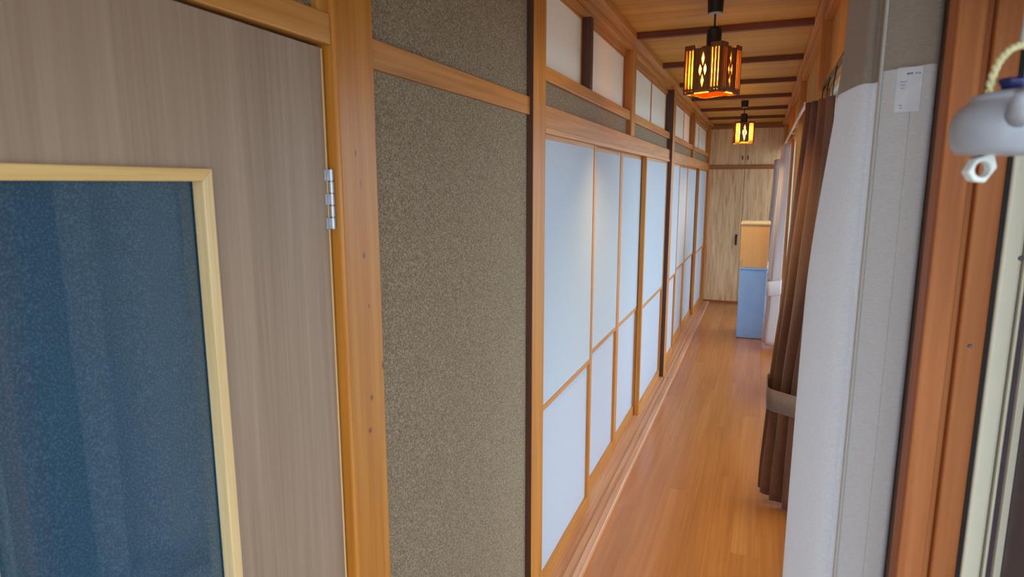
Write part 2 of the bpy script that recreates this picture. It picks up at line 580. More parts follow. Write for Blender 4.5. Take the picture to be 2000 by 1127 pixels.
# plaster fields
box('plaster_panel', M['plaster'], wl, (-0.80, -0.722, P_BIG[1], P1[0] - 0.0035, 0, 1.838), bevel=0)
box('plaster_panel', M['plaster'], wl, (-0.80, -0.722, P_BIG[1], P1[0] - 0.0035, 1.894, 2.34), bevel=0)
box('plaster_panel', M['plaster'], wl, (-0.80, -0.724, -0.60, P_BIG[0], 1.906, 2.34), bevel=0)
box('tie_rail', M['rail'], wl, (-0.80, -0.711, P_BIG[1], P1[0] - 0.0035, 1.838, 1.894), bevel=0.002)
box('door_lintel', M['rail'], wl, (-0.82, -0.707, -0.60, P_BIG[0], 1.856, 1.906), bevel=0.002)
box('door_stop', M['post'], wl, (-0.78, -0.712, 0.918, P_BIG[0], 1.906, 2.34), bevel=0.002)
for y0, y1 in ((P1[1], P2[0] - 0.0035), (P2[1], PE[0])):
    box('plaster_panel', M['plaster'], wl, (-0.80, -0.728, y0, y1, 1.884, 1.966), bevel=0)
    box('wall_rail', M['rail'], wl, (-0.80, -0.704, y0, y1, 1.808, 1.884), bevel=0.003)
    extrude_y('door_track', M['rail'], wl, [(-0.80, 1.79), (-0.783, 1.79), (-0.783, 1.797), (-0.748, 1.797), (-0.748, 1.79), (-0.745, 1.79), (-0.745, 1.797), (-0.713, 1.797), (-0.713, 1.79), (-0.70, 1.79), (-0.70, 1.808), (-0.80, 1.808)], y0, y1)
    box('head_rail', M['rail'], wl, (-0.80, -0.735, y0, y1, 2.305, 2.336), bevel=0.002)
    box('transom_rail', M['rail'], wl, (-0.80, -0.708, y0, y1, 1.966, 2.014), bevel=0.003)
box('short_post', M['post'], wl, (-0.79, XP, 3.569, 3.672, 1.884, 2.336), bevel=0.002, label='short bright orange post between transom screens')
box('short_post', M['post'], wl, (-0.79, XP, 6.904, 7.02, 1.884, 2.336), bevel=0.002)
box('back_board', M['concealed'], wl, (-0.86, -0.825, 0.945, 9.1, 0, 2.412), bevel=0)
# door side: closed by the room behind it
box('back_board', M['concealed'], wl, (-0.84, -0.802, -0.60, 0.945, 1.906, 2.412), bevel=0)
# cornice in two steps
tl1 = empty('trim_1', (-0.70, 0, 2.36), kind='structure')
box('lower_cornice', M['rail'], tl1, (-0.80, -0.712, -0.60, 9.0, 2.336, 2.364), bevel=0.003)
box('upper_cornice', M['rail'], tl1, (-0.80, -0.664, -0.60, 9.0, 2.364, 2.40), bevel=0.004)
# threshold with its two grooves
sill = [(-0.80, 0.0), (-0.605, 0.0), (-0.605, 0.024), (-0.609, 0.03), (-0.636, 0.03), (-0.636, 0.024), (-0.652, 0.024), (-0.652, 0.03),
        (-0.672, 0.03), (-0.672, 0.024), (-0.688, 0.024), (-0.688, 0.03), (-0.80, 0.03)]
ts = empty('trim_2', (-0.70, 0, 0), kind='structure')
for y0, y1 in ((P1[1], P2[0]), (P2[1], PE[0])):
    extrude_y('threshold', M['sill'], ts, sill, y0, y1)
for p in (P_BIG, P1, P2):
    box('threshold_block', M['sill'], ts, (XP if p != P2 else -0.685, -0.605, p[0], p[1], 0.0, 0.03), bevel=0.002)
box('threshold_block', M['sill'], ts, (-0.80, -0.605, P_BIG[1], P1[0], 0.0, 0.03), bevel=0.002)
box('threshold_block', M['sill'], ts, (-0.80, -0.605, -0.60, P_BIG[0], 0.0, 0.01), bevel=0.002)

# dim room behind the hinged door
rm = empty('wall_room', (-0.60, 0.2, 0), kind='structure')
box('back_lining', M['room'], rm, (-2.3, -2.26, -1.0, 0.94, 0, 2.4), bevel=0)
box('side_lining', M['room'], rm, (-2.3, -0.83, 0.945, 0.97, 0, 2.4), bevel=0)
box('side_lining', M['room'], rm, (-2.3, -0.83, -1.04, -1.0, 0, 2.4), bevel=0)
box('top_lining', M['room'], rm, (-2.3, -0.85, -1.0, 0.94, 2.4, 2.44), bevel=0)
box('floor_lining', M['room'], rm, (-2.3, -0.80, -1.0, 0.94, -0.05, 0), bevel=0)
box('front_lining', M['concealed'], rm, (-0.80, -0.735, -0.60, 0.02, 0, 1.856), bevel=0)

# ------------------------------------------------------------------ hinged door, a hand's breadth ajar
ANG = math.radians(2.0)
HX, HY = -0.7215, 0.937
DM = Matrix.Translation((HX, HY, 0)) @ Matrix.Rotation(ANG, 4, 'Z')     # door's own frame: -y runs away from the hinge, +x faces the corridor
d1 = empty('door_1', (HX, HY, 0), 'grey-brown veneered hinged door with a dark blue frosted glass light', 'door', kind='structure')
GZ0, GZ1, GY0, GY1 = 0.32, 1.640, -0.605, -0.272     # glazed opening with its moulding
LW = 0.86


def dbox(name, mat, b, bevel=0.0015, parent=None, label=None):
    return box(name, mat, parent or d1, b, bevel, label, M=DM)


bm = bmesh.new()
outer = [(-LW, 0.012), (-0.004, 0.012), (-0.004, 1.849), (-LW, 1.849)]
hole = [(GY0 + 0.012, GZ0 + 0.012), (GY1 - 0.012, GZ0 + 0.012), (GY1 - 0.012, GZ1 - 0.012), (GY0 + 0.012, GZ1 - 0.012)]
PL = DM @ Matrix(((0, 0, -1, 0.0), (1, 0, 0, 0), (0, 1, 0, 0), (0, 0, 0, 1)))
plate(bm, outer, [hole], 0.033, PL)
from_bm('door_leaf', bm, M['door'], d1)
dbox('edge_band', M['mould'], (-0.034, 0.0006, -0.0038, 0.0002, 0.012, 1.849), 0.0005, label='pale wood edge band')
mw = 0.017
for nm, z0, z1 in (('top', GZ1 - mw, GZ1), ('bottom', GZ0, GZ0 + mw)):
    pts = [(GY0, z1), (GY1, z1), (GY1 - mw, z0), (GY0 + mw, z0)] if nm == 'top' else [(GY0 + mw, z1), (GY1 - mw, z1), (GY1, z0), (GY0, z0)]
    bm = bmesh.new(); plate(bm, pts, [], 0.02, DM @ Matrix(((0, 0, -1, 0.008), (1, 0, 0, 0), (0, 1, 0, 0), (0, 0, 0, 1))))
    from_bm('glass_moulding', bm, M['mould_y'], d1, bevel=0.001)
for s in (0, 1):
    pts = [(GY0, GZ0), (GY0 + mw, GZ0 + mw), (GY0 + mw, GZ1 - mw), (GY0, GZ1)] if s == 0 else [(GY1, GZ0), (GY1 - mw, GZ0 + mw), (GY1 - mw, GZ1 - mw), (GY1, GZ1)]
    bm = bmesh.new(); plate(bm, pts, [], 0.02, DM @ Matrix(((0, 0, -1, 0.008), (1, 0, 0, 0), (0, 1, 0, 0), (0, 0, 0, 1))))
    from_bm('glass_moulding', bm, M['mould'], d1, bevel=0.001)
dbox('glass_pane', M['doorglass'], (-0.020, -0.014, GY0 + 0.010, GY1 - 0.010, GZ0 + 0.010, GZ1 - 0.010), 0)
for a, c, z0, z1 in ((GY1 - 0.03, GY1 - 0.008, GZ0, GZ1), (GY0 + 0.008, GY0 + 0.03, GZ0, GZ1)):
    dbox('rear_moulding', M['mould'], (-0.034, -0.0215, a, c, z0, z1), 0.001)
for zc in (1.592, 0.30):
    hb = bmesh.new()
    tube(hb, [DM @ Vector((0.004, 0.004, zc - 0.053)), DM @ Vector((0.004, 0.004, zc + 0.053))], 0.0028, 10)
    hg = from_bm('hinge', hb, M['steel'], d1, smooth=False)
    for k in range(5):
        kb = bmesh.new()
        z0 = zc - 0.053 + k * 0.0212
        tube(kb, [DM @ Vector((0.004, 0.004, z0 + 0.0006)), DM @ Vector((0.004, 0.004, z0 + 0.0206))], 0.0055, 14)
        if k % 2 == 0: bm_box(kb, -0.002, 0.0016, -0.010, 0.004, z0 + 0.0006, z0 + 0.0206, DM)
        else: bm_box(kb, -0.002, 0.003, 0.004, 0.0075, z0 + 0.0006, z0 + 0.0206, DM)
        from_bm('hinge_knuckle', kb, M['steel'], hg, bevel=0.0006)

# ------------------------------------------------------------------ sliding shoji screens
def shoji(y0, y1, xf, label):
    """plain papered face towards the corridor; xf is the front of the frame"""
    t = empty('shoji_screen', (xf, (y0 + y1) / 2, 0.03), label, 'sliding screen', 'sliding paper screens along the left wall')
    z0, z1, st = 0.03, 1.7965, 0.030
    xb = xf - 0.029
    for a, c in ((y0, y0 + st), (y1 - st, y1)):
        box('stile', M['post'], t, (xb, xf, a, c, z0, z1), 0.0015)
    box('top_rail', M['rail'], t, (xb, xf - 0.002, y0 + st, y1 - st, 1.773, z1), 0.0015)
    box('middle_rail', M['rail'], t, (xb, xf - 0.001, y0 + st, y1 - st, 0.778, 0.800), 0.0015)
    box('bottom_rail', M['rail'], t, (xb, xf - 0.002, y0 + st, y1 - st, z0, 0.095), 0.0015)
    box('upper_paper', M['paper'], t, (xf - 0.0065, xf - 0.004, y0 + st, y1 - st, 0.800, 1.773), 0)
    box('lower_paper', M['paper_low'], t, (xf - 0.018, xf - 0.0155, y0 + st, y1 - st, 0.095, 0.778), 0)
    return t


XF, XB = -0.716, -0.748
shoji(2.088, 2.858, XF, 'widest white paper sliding screen, next to the thin dark-edged post after the brown wall')
shoji(2.828, 3.580, XB, 'second white paper sliding screen from the brown wall, behind the first')
shoji(3.582, 4.240, XB, 'third white paper sliding screen from the brown wall, before the thick stile')
shoji(4.200, 5.1665, XF, 'fourth paper sliding screen, bluish, just before the second tall post')
shoji(5.302, 6.000, XF, 'white paper sliding screen just past the second tall post')
shoji(5.965, 6.925, XB, 'far white paper sliding screen, second past the second tall post')
shoji(6.927, 7.900, XB, 'far white paper sliding screen, third past the second tall post')
shoji(7.850, 8.898, XF, 'farthest white paper sliding screen, next to the end cupboard')


def transom(y0, y1, label, st=0.012):
    t = empty('transom_screen', (-0.75, (y0 + y1) / 2, 2.014), label, 'transom', 'small paper transoms above the sliding screens')
    z0, z1 = 2.0145, 2.3045
    box('stile', M['post'], t, (-0.775, -0.746, y0, y0 + st, z0, z1), 0.001)
    box('stile', M['post'], t, (-0.775, -0.746, y1 - st, y1, z0, z1), 0.001)
    box('bottom_rail', M['rail'], t, (-0.775, -0.747, y0 + st, y1 - st, z0, z0 + 0.01), 0.001)
    box('top_rail', M['rail'], t, (-0.775, -0.747, y0 + st, y1 - st, z1 - 0.01, z1), 0.001)
    box('paper', M['paper_top'], t, (-0.753, -0.750, y0 + st, y1 - st, z0 + 0.01, z1 - 0.01), 0)


MUL = [(2.694, 2.734)]
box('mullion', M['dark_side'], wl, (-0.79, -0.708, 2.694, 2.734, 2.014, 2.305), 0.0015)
transom(2.088, 2.693, 'nearest white transom screen, left of the dark mullion')
transom(2.735, 3.568, 'white transom screen between the dark mullion and the short orange post')
transom(3.673, 4.475, 'white transom screen just right of the short orange post')
transom(4.476, 5.1665, 'white transom screen just left of the second tall post')
transom(5.301, 6.380, 'white transom screen just past the second tall post')
transom(6.381, 6.903, 'narrow far transom screen left of the second short post')
transom(7.021, 7.900, 'far transom screen right of the second short post')
transom(7.901, 8.899, 'farthest transom screen, next to the end cupboard')

# ------------------------------------------------------------------ right wall: upper boards, posts, header, windows
wr = empty('wall_right', (0.24, 0, 0), kind='structure')
XW = 0.24
RP = [(3.25, 3.36), (5.02, 5.13), (6.80, 6.91), (8.58, 8.69)]
prev = 1.02
for a, c in RP + [(9.0, 9.0)]:
    box('upper_board', M['upper'], wr, (XW, 0.30, prev, a, 2.10, 2.40), bevel=0)
    box('header_rail', M['upper'], wr, (XW - 0.008, 0.33, prev, a, 2.04, 2.10), bevel=0.003)
    if c > a:
        box('post', M['post'], wr, (0.20, 0.33, a, c, 0, 2.40), bevel=0.003)
    prev = c
box('upper_board', M['jamb_dark'], wr, (0.205, 0.46, -0.60, 1.02, 1.931, 2.33), bevel=0)
box('header_rail', M['jamb_dark'], wr, (0.205, 0.46, -0.60, 1.02, 1.8655, 1.93), bevel=0.003)
tr3 = empty('trim_3', (0.2, 0, 2.36), kind='structure')
box('upper_cornice', M['rail'], tr3, (0.178, 0.30, -0.60, 9.0, 2.362, 2.40), bevel=0.004)
box('lower_cornice', M['rail'], tr3, (0.205, 0.30, -0.60, 9.0, 2.33, 2.362), bevel=0.003)
tr4 = empty('trim_4', (0.26, 0, 0), kind='structure')
box('window_sill', M['rail'], tr4, (0.30, 0.46, -0.60, 0.909, -0.02, 0.03), bevel=0.003)
box('window_sill', M['rail'], tr4, (0.24, 0.36, 0.91, 9.0, 0.0, 0.03), bevel=0.003)

# near jamb by the camera: grooved reddish post
tj = empty('trim_5', (0.25, 1.0, 0), 'grooved reddish-brown wooden jamb between the pale curtain and the cream window frame', 'window jamb', kind='structure')
YJ = 1.0
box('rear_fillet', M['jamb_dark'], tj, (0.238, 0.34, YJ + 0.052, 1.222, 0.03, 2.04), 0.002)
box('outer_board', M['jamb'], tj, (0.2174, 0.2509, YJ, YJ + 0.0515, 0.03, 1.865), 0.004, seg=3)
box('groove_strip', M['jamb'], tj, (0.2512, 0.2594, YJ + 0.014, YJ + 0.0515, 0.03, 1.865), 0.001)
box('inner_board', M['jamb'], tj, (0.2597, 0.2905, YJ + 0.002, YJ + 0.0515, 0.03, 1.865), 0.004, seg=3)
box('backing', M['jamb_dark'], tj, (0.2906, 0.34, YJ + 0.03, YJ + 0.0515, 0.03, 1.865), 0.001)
for x, z in ((0.274, 1.402), (0.272, 1.050)):
    sb = bmesh.new()
    tube(sb, [(x, YJ + 0.0025, z), (x, YJ + 0.0002, z)], [0.0030, 0.0024], 12)
    from_bm('screw', sb, M['screw'], tj)


def window(n, y0, y1, ox=0.0):
    w = empty('window_%d' % n, (0.28, (y0 + y1) / 2, 0), kind='structure')
    mm = M['sash']
    h0, h1 = 0.03, (1.865 if n == 1 else 2.04)
    ym = (y0 + y1) / 2
    box('frame_rail', mm, w, (0.25 + ox, 0.33 + ox, y0, y1, h0, h0 + 0.03), 0.002)
    box('frame_rail', mm, w, (0.25 + ox, 0.33 + ox, y0, y1, h1 - 0.03, h1), 0.002)
    box('frame_jamb', mm, w, (0.25 + ox, 0.33 + ox, y0, y0 + 0.03, h0 + 0.03, h1 - 0.03), 0.002)
    box('frame_jamb', mm, w, (0.25 + ox, 0.33 + ox, y1 - 0.03, y1, h0 + 0.03, h1 - 0.03), 0.002)
    for a, c, x in ((y0 + 0.03, ym + 0.02, 0.268), (ym - 0.02, y1 - 0.03, 0.298)):
        for s0, s1 in ((a, a + 0.035), (c - 0.035, c)):
            box('sash_stile', mm, w, (x + ox, x + ox + 0.022, s0, s1, h0 + 0.03, h1 - 0.03), 0.0015)
        for s0, s1 in ((h0 + 0.03, h0 + 0.085), (h1 - 0.06, h1 - 0.03)):
            box('sash_rail', mm, w, (x + ox, x + ox + 0.022, a + 0.035, c - 0.035, s0, s1), 0.0015)
        box('glass_pane', M['glass'], w, (x + ox + 0.009, x + ox + 0.013, a + 0.035, c - 0.035, h0 + 0.085, h1 - 0.06), 0)
    return w


window(2, 1.225, 3.25)
window(3, 3.36, 5.02)
window(4, 5.13, 6.80)
window(5, 6.91, 8.58)

# near window: profile of the cream jamb and the sash that the camera sees edge on
w1 = window(1, -0.60, 0.90, 0.10)
box('dark_gap_strip', M['gap_dark'], w1, (0.2908, 0.2962, YJ + 0.006, YJ + 0.03, 0.03, 1.865), 0.0005)  # black strip stands in for the dark gap between jamb and frame
box('frame_face', M['sash'], w1, (0.2965, 0.3186, YJ, YJ + 0.0298, 0.03, 1.865), 0.004, seg=3)
box('frame_channel', M['sash_dark'], w1, (0.3188, 0.3214, YJ + 0.010, YJ + 0.0298, 0.03, 1.865), 0.0003)
box('frame_lip', M['sash'], w1, (0.3215, 0.3250, YJ + 0.001, YJ + 0.0298, 0.03, 1.865), 0.001)
box('frame_channel', M['sash_dark'], w1, (0.3252, 0.3335, YJ + 0.010, YJ + 0.0298, 0.03, 1.865), 0.0003)
box('frame_lip', M['sash'], w1, (0.3337, 0.3420, YJ + 0.001, YJ + 0.0298, 0.03, 1.865), 0.001)
box('frame_channel', M['sash_dark'], w1, (0.3422, 0.43, 0.9005, YJ + 0.0298, 0.03, 1.865), 0.0003)
sb = bmesh.new()
tube(sb, [(0.3165, YJ + 0.0005, 1.524), (0.3165, YJ - 0.0018, 1.524)], [0.0034, 0.0028], 12)
from_bm('screw', sb, M['screw'], w1)

# ------------------------------------------------------------------ wall behind the viewer, outside ground and eave
wb = empty('wall_back', (-0.24, -0.62, 0), kind='structure')
box('back_panel', M['concealed'], wb, (-0.84, 0.46, -0.66, -0.60, 2.3, 2.412), 0)
box('back_panel', M['concealed'], wb, (-0.84, -0.72, -0.66, -0.60, 0, 2.3), 0)
w6 = empty('window_6', (-0.1, -0.62, 0), kind='structure')  # unseen glazed opening, added and sized to light the near curtain
for x0, x1 in ((-0.72, -0.69), (-0.14, -0.10), (0.43, 0.46)):
    box('frame_post', M['sash'], w6, (x0, x1, -0.65, -0.61, 0.0, 2.3), 0.002)
for x0, x1 in ((-0.69, -0.14), (-0.10, 0.43)):
    box('frame_rail', M['sash'], w6, (x0, x1, -0.65, -0.61, 0.0, 0.06), 0.002)
    box('frame_rail', M['sash'], w6, (x0, x1, -0.65, -0.61, 2.26, 2.3), 0.002)
    box('glass_pane', M['glass'], w6, (x0, x1, -0.632, -0.628, 0.06, 2.26), 0)
gr = box('ground', M['ground'], None, (-6.0, 14.0, -14.0, 20.0, -0.56, -0.5), 0)
gr['kind'] = 'structure'
ev = box('added_eave', M['eave'], None, (0.51, 1.25, -0.7, 9.4, 2.30, 2.36), 0)  # unseen eave, added to keep sky light off the upper wall
ev['kind'] = 'structure'

# ------------------------------------------------------------------ end wall and built-in cupboard
we = empty('wall_end', (-0.24, 9.1, 0), kind='structure')
box('end_panel', M['concealed'], we, (-0.86, 0.34, 9.10, 9.14, 0, 2.412), 0)
box('header_board', M['closet_rail'], we, (-0.70, 0.24, 9.0, 9.10, 2.335, 2.40), 0.002)
cb = empty('built_in_cupboard', (-0.24, 9.05, 0), 'full-width built-in wood veneer cupboard closing the far end of the corridor', 'cupboard')
CX0, CX1, CM = -0.699, 0.235, -0.248
box('shelf_rail', M['closet_rail'], cb, (CX0, CX1, 8.99, 9.095, 1.812, 1.862), 0.003)
box('plinth', M['closet_rail'], cb, (CX0, CX1, 9.012, 9.095, 0.001, 0.03), 0.001)
box('carcass', M['closet_rail'], cb, (CX0, CX1, 9.03, 9.095, 0.03, 1.812), 0)
box('upper_carcass', M['closet_rail'], cb, (CX0, CX1, 9.03, 9.095, 1.862, 2.335), 0)
for z0, z1, lo in ((0.03, 1.81, 1), (1.864, 2.333, 0)):
    for a, c, side in ((CX0 + 0.002, CM - 0.0025, -1), (CM + 0.0025, CX1, 1)):
        dr = box('cupboard_door', M['closet'], cb, (a, c, 9.008, 9.028, z0, z1), 0.002)
        if lo and side < 0:
            hb = bmesh.new()
            bm_box(hb, -0.318, -0.292, 9.004, 9.008, 0.80, 0.945)
            tube(hb, [(-0.305, 9.006, 0.82), (-0.305, 8.985, 0.835), (-0.305, 8.98, 0.872), (-0.305, 8.985, 0.91), (-0.305, 9.006, 0.925)], 0.007, 8)
            h = from_bm('door_handle', hb, M['pull'], dr, bevel=0.001, label='dark bronze pull')
        elif not lo:
            hb = bmesh.new()
            xx = CM + side * 0.034
            tube(hb, [(xx, 9.008, 1.932), (xx, 8.992, 1.936), (xx, 8.99, 1.955), (xx, 8.992, 1.974), (xx, 9.008, 1.978)], 0.006, 8)
            from_bm('door_handle', hb, M['pull'], dr, label='small dark pull')

# ------------------------------------------------------------------ boxes by the far curtain
bb = empty('blue_storage_box', (-0.03, 7.15, 0), 'tall pale blue box on the floor beside the far curtain', 'box')
box('box_body', M['bluebox'], bb, (-0.180, 0.085, 6.96, 7.36, 0.003, 0.735), 0.008, seg=3)
box('box_rim', M['bluebox'], bb, (-0.186, 0.091, 6.953, 7.367, 0.735, 0.755), 0.004)
cbx = empty('wooden_box', (-0.05, 7.15, 0.756), 'beige wooden box with a pale lid stacked on the blue box', 'box')
box('box_body', M['beige'], cbx, (-0.190, 0.085, 6.965, 7.40, 0.756, 1.200), 0.004)
box('box_lid', M['boxtop'], cbx, (-0.196, 0.092, 6.955, 7.41, 1.2005, 1.222), 0.004, label='pale cream lid')
kb = bmesh.new()
tube(kb, [(-0.178, 6.965, 0.83), (-0.178, 6.952, 0.83)], [0.010, 0.012], 12)
from_bm('box_latch', kb, M['cupwhite'], cbx)

# ------------------------------------------------------------------ pendant lanterns
def lantern(cx, cy, ztop, rot, label):
    """ztop: underside of the ceiling"""
    L = empty('pendant_lantern', (cx, cy, ztop), label, 'pendant lamp', 'amber wooden pendant lanterns')
    s, h = 0.168, 0.196
    z1 = ztop - 0.202
    z0 = z1 - h
    c = bmesh.new(); lathe(c, [(0.024, -0.002), (0.031, -0.0021), (0.034, 0.052), (0.034, 0.056)], (cx, cy, ztop - 0.056), 24)
    cup = from_bm('ceiling_cup', c, M['black'], L, bevel=0.002)
    c = bmesh.new(); lathe(c, [(0.026, -0.004), (0.026, 0.0)], (cx, cy, ztop - 0.0582), 24)
    from_bm('cup_ring', c, M['cupwhite'], cup)
    c = bmesh.new(); tube(c, [(cx, cy, ztop - 0.06), (cx, cy, ztop - 0.115)], 0.0042, 10)
    from_bm('cord', c, M['black'], L, smooth=True)
    c = bmesh.new(); lathe(c, [(0.031, 0), (0.031, 0.078), (0.026, 0.086), (0.008, 0.091)], (cx, cy, z1 - 0.004), 24)
    from_bm('socket_cover', c, M['black'], L)
    R = Matrix.Translation((cx, cy, 0)) @ Matrix.Rotation(rot, 4, 'Z')
    bm_ = bmesh.new()
    bm_box(bm_, -s / 2 + 0.006, s / 2 - 0.006, -0.012, 0.012, z1 - 0.009, z1 - 0.002, R)
    bm_box(bm_, -0.012, 0.012, -s / 2 + 0.006, -0.0121, z1 - 0.009, z1 - 0.002, R)
    bm_box(bm_, -0.012, 0.012, 0.0121, s / 2 - 0.006, z1 - 0.009, z1 - 0.002, R)
    from_bm('shade_carrier', bm_, M['lampwood'], L)
    for k in range(4):
        A = R @ Matrix.Rotation(k * math.pi / 2, 4, 'Z') @ Matrix(((1, 0, 0, 0), (0, 0, 1, -s / 2), (0, 1, 0, 0), (0, 0, 0, 1)))
        # centre board with four lozenge cut-outs
        w2 = 0.036
        hz = (z0 + z1) / 2

        def loz(u, v, a, b_): return [(u - a, v), (u, v - b_), (u + a, v), (u, v + b_)]
        holes = [loz(0, hz + 0.045, 0.0075, 0.030), loz(0, hz - 0.045, 0.0075, 0.030), loz(-0.0115, hz, 0.0075, 0.026), loz(0.0115, hz, 0.0075, 0.026)]
        b_ = bmesh.new(); plate(b_, [(-w2, z0 + 0.012), (w2, z0 + 0.012), (w2, z1 - 0.008), (-w2, z1 - 0.008)], holes, 0.006, A)
        from_bm('lozenge_board', b_, M['lampwood'], L)
        for sgn in (-1, 1):
            u0, u1 = (w2 + 0.0005, s / 2 + 0.004) if sgn > 0 else (-s / 2 - 0.004, -w2 - 0.0005)
            u0 += 0 if sgn > 0 else 0.0045
            u1 -= 0.0045 if sgn > 0 else 0
            ww = (u1 - u0)
            sl = [(u0 + ww * (0.17 + 0.30 * q) - 0.0032, u0 + ww * (0.17 + 0.30 * q) + 0.0042) for q in range(3)]
            hol = [[(a, z0 + 0.022), (b2, z0 + 0.022), (b2, z1 - 0.014), (a, z1 - 0.014)] for a, b2 in sl]
            hol += [[(a, z0 + 0.004), (b2, z0 + 0.004), (b2, z0 + 0.014), (a, z0 + 0.014)] for a, b2 in sl]
            b_ = bmesh.new(); plate(b_, [(u0, z0), (u1, z0), (u1, z1 + 0.006), (u0, z1 + 0.006)], hol, 0.011, A @ Matrix.Translation((0, 0, -0.005)))
            from_bm('slotted_strip', b_, M['lampwood'], L)
        b_ = bmesh.new()
        bm_box(b_, -s / 2 + 0.012, s / 2 - 0.012, z0 + 0.005, z0 + 0.011, -0.002, 0.004, A)
        from_bm('bottom_bar', b_, M['lampwood'], L)
        b_ = bmesh.new()
        bm_box(b_, -s / 2 + 0.010, s / 2 - 0.010, z0 + 0.002, z1 - 0.012, 0.0095, 0.0105, A)
        from_bm('amber_liner', b_, M['liner'], L)
    b_ = bmesh.new(); bm_box(b_, -s / 2 + 0.012, s / 2 - 0.012, -s / 2 + 0.012, s / 2 - 0.012, z1 - 0.0118, z1 - 0.0095, R)
    from_bm('added_shade_top', b_, M['lampwood'], L)  # unseen top board, added to keep the bulb's light off the ceiling
    c = bmesh.new(); lathe(c, [(0, -0.046), (0.016, -0.043), (0.033, -0.031), (0.042, -0.012), (0.042, 0.004), (0.034, 0.022), (0.018, 0.034), (0.013, 0.042), (0.013, 0.05)], (cx, cy, (z0 + z1) / 2 + 0.004), 20)
    from_bm('light_bulb', c, M['bulb'], L, smooth=True)
    c = bmesh.new(); lathe(c, [(0.016, 0), (0.016, z1 - 0.0125 - ((z0 + z1) / 2 + 0.0545))], (cx, cy, (z0 + z1) / 2 + 0.0545), 16)
    from_bm('bulb_socket', c, M['black'], L)


lantern(-0.238, 2.98, 2.40, math.radians(-25), 'large near amber pendant lantern hanging from the ceiling')
lantern(-0.215, 6.62, 2.40, math.radians(10), 'small far amber pendant lantern hanging in front of the end cupboard')

# ------------------------------------------------------------------ curtains
def smooth_line(P, k=7):
    P = [Vector(p) for p in P]
    out = []
    for i in range(len(P) - 1):
        p0, p1, p2, p3 = P[max(i - 1, 0)], P[i], P[i + 1], P[min(i + 2, len(P) - 1)]
        for j in range(k):
            t = j / k
            out.append(0.5 * ((2 * p1) + (-p0 + p2) * t + (2 * p0 - 5 * p1 + 4 * p2 - p3) * t * t + (-p0 + 3 * p1 - 3 * p2 + p3) * t ** 3))
    out.append(P[-1])
    return out


def sstep(a, b_, x):
    t = min(1, max(0, (x - a) / (b_ - a)))
    return t * t * (3 - 2 * t)


def sheet(bm, fn, nu, nz, z0, z1):
    rows = []
    for j in range(nz + 1):
        z = z0 + (z1 - z0) * j / nz
        rows.append([bm.verts.new(fn(i, z)) for i in range(nu)])
    for a, b_ in zip(rows, rows[1:]):
        for i in range(nu - 1):
            bm.faces.new((a[i], a[i + 1], b_[i + 1], b_[i]))


def cloth_obj(name, bm, mat, parent, th=0.0016, label=None):
    o = from_bm(name, bm, mat, parent, smooth=True, label=label)
    so = o.modifiers.new('thickness', 'SOLIDIFY')
    so.thickness = th
    so.offset = 0
    return o


def band(bm, ring, z0, z1, slant=(0, 0)):
    """closed strip round the bundle"""
    n = len(ring)
    c = sum((Vector(p) for p in ring), Vector((0, 0))) / n
    lo, hi = [], []
    for p in ring:
        d = (p[0] - c.x) * slant[0] + (p[1] - c.y) * slant[1]
        lo.append(bm.verts.new((p[0], p[1], z0 + d)))
        hi.append(bm.verts.new((p[0], p[1], z1 + d)))
    for i in range(n):
        k = (i + 1) % n
        bm.faces.new((lo[i], lo[k], hi[k], hi[i]))


# the pale curtain next to the camera
NC = empty('curtain', (0.18, 1.45, 0.02), 'pale grey linen curtain with a white care tag, nearest of the curtains', 'curtain', 'curtains along the window wall')
near_plan = smooth_line([(0.1655, 1.222), (0.182, 1.207), (0.206, 1.190), (0.229, 1.171), (0.238, 1.188), (0.228, 1.235), (0.205, 1.285), (0.186, 1.328), (0.1765, 1.352),
                         (0.166, 1.352), (0.150, 1.362), (0.134, 1.392), (0.118, 1.440), (0.1055, 1.500), (0.1075, 1.560), (0.130, 1.590), (0.160, 1.585),
                         (0.170, 1.610), (0.158, 1.645), (0.124, 1.660), (0.130, 1.700), (0.160, 1.705), (0.172, 1.740)], 6)


def near_fn(i, z):
    p = near_plan[i]
    x, y = p.x, p.y
    wgt = sstep(0.175, 0.105, x) if y > 1.28 else 0.0
    x += 0.036 * sstep(1.35, 2.0, z) * wgt
    x -= 0.005 * sstep(1.2, 0.3, z) * wgt
    if y > 1.28:
        x += 0.004 * math.sin(3.1 * z + 9 * y) * wgt
        y += 0.010 * math.sin(2.0 * z + 14 * x)
    else:
        y += 0.003 * math.sin(2.6 * z + 30 * x)
    b_ = sstep(0.42, 0.15, z)                 # below the tie the cloth flares into the corridor
    x -= 0.035 * b_ * sstep(0.20, 0.11, p.x) * (1 if y > 1.28 else 0.4)
    return Vector((x, y, z))


bm = bmesh.new(); sheet(bm, near_fn, len(near_plan), 44, 0.022, 2.035)
cloth_obj('curtain_cloth', bm, M['linen'], NC)
# doubled hem along the free edge
hem = [Vector((0.1645, 1.2195)), Vector((0.1690, 1.2150))]


def hem_fn(i, z):
    p = hem[i]
    return Vector((p.x, p.y + 0.003 * math.sin(2.6 * z + 30 * p.x) - 0.0012, z))


bm = bmesh.new(); sheet(bm, hem_fn, 2, 30, 0.022, 2.035)
cloth_obj('hem', bm, M['linen_hem'], NC, 0.0024, label='paler hem along the free edge')
# heading tape fold lines and stitched seam
bm = bmesh.new(); sheet(bm, lambda i, z: Vector((0.207 + 0.0006 * i, 1.1885 - 0.0005 * i + 0.003 * math.sin(2.6 * z + 6.2) - 0.0012, z)), 2, 24, 0.022, 1.735)
cloth_obj('seam', bm, M['linen_hem'], NC, 0.0008)
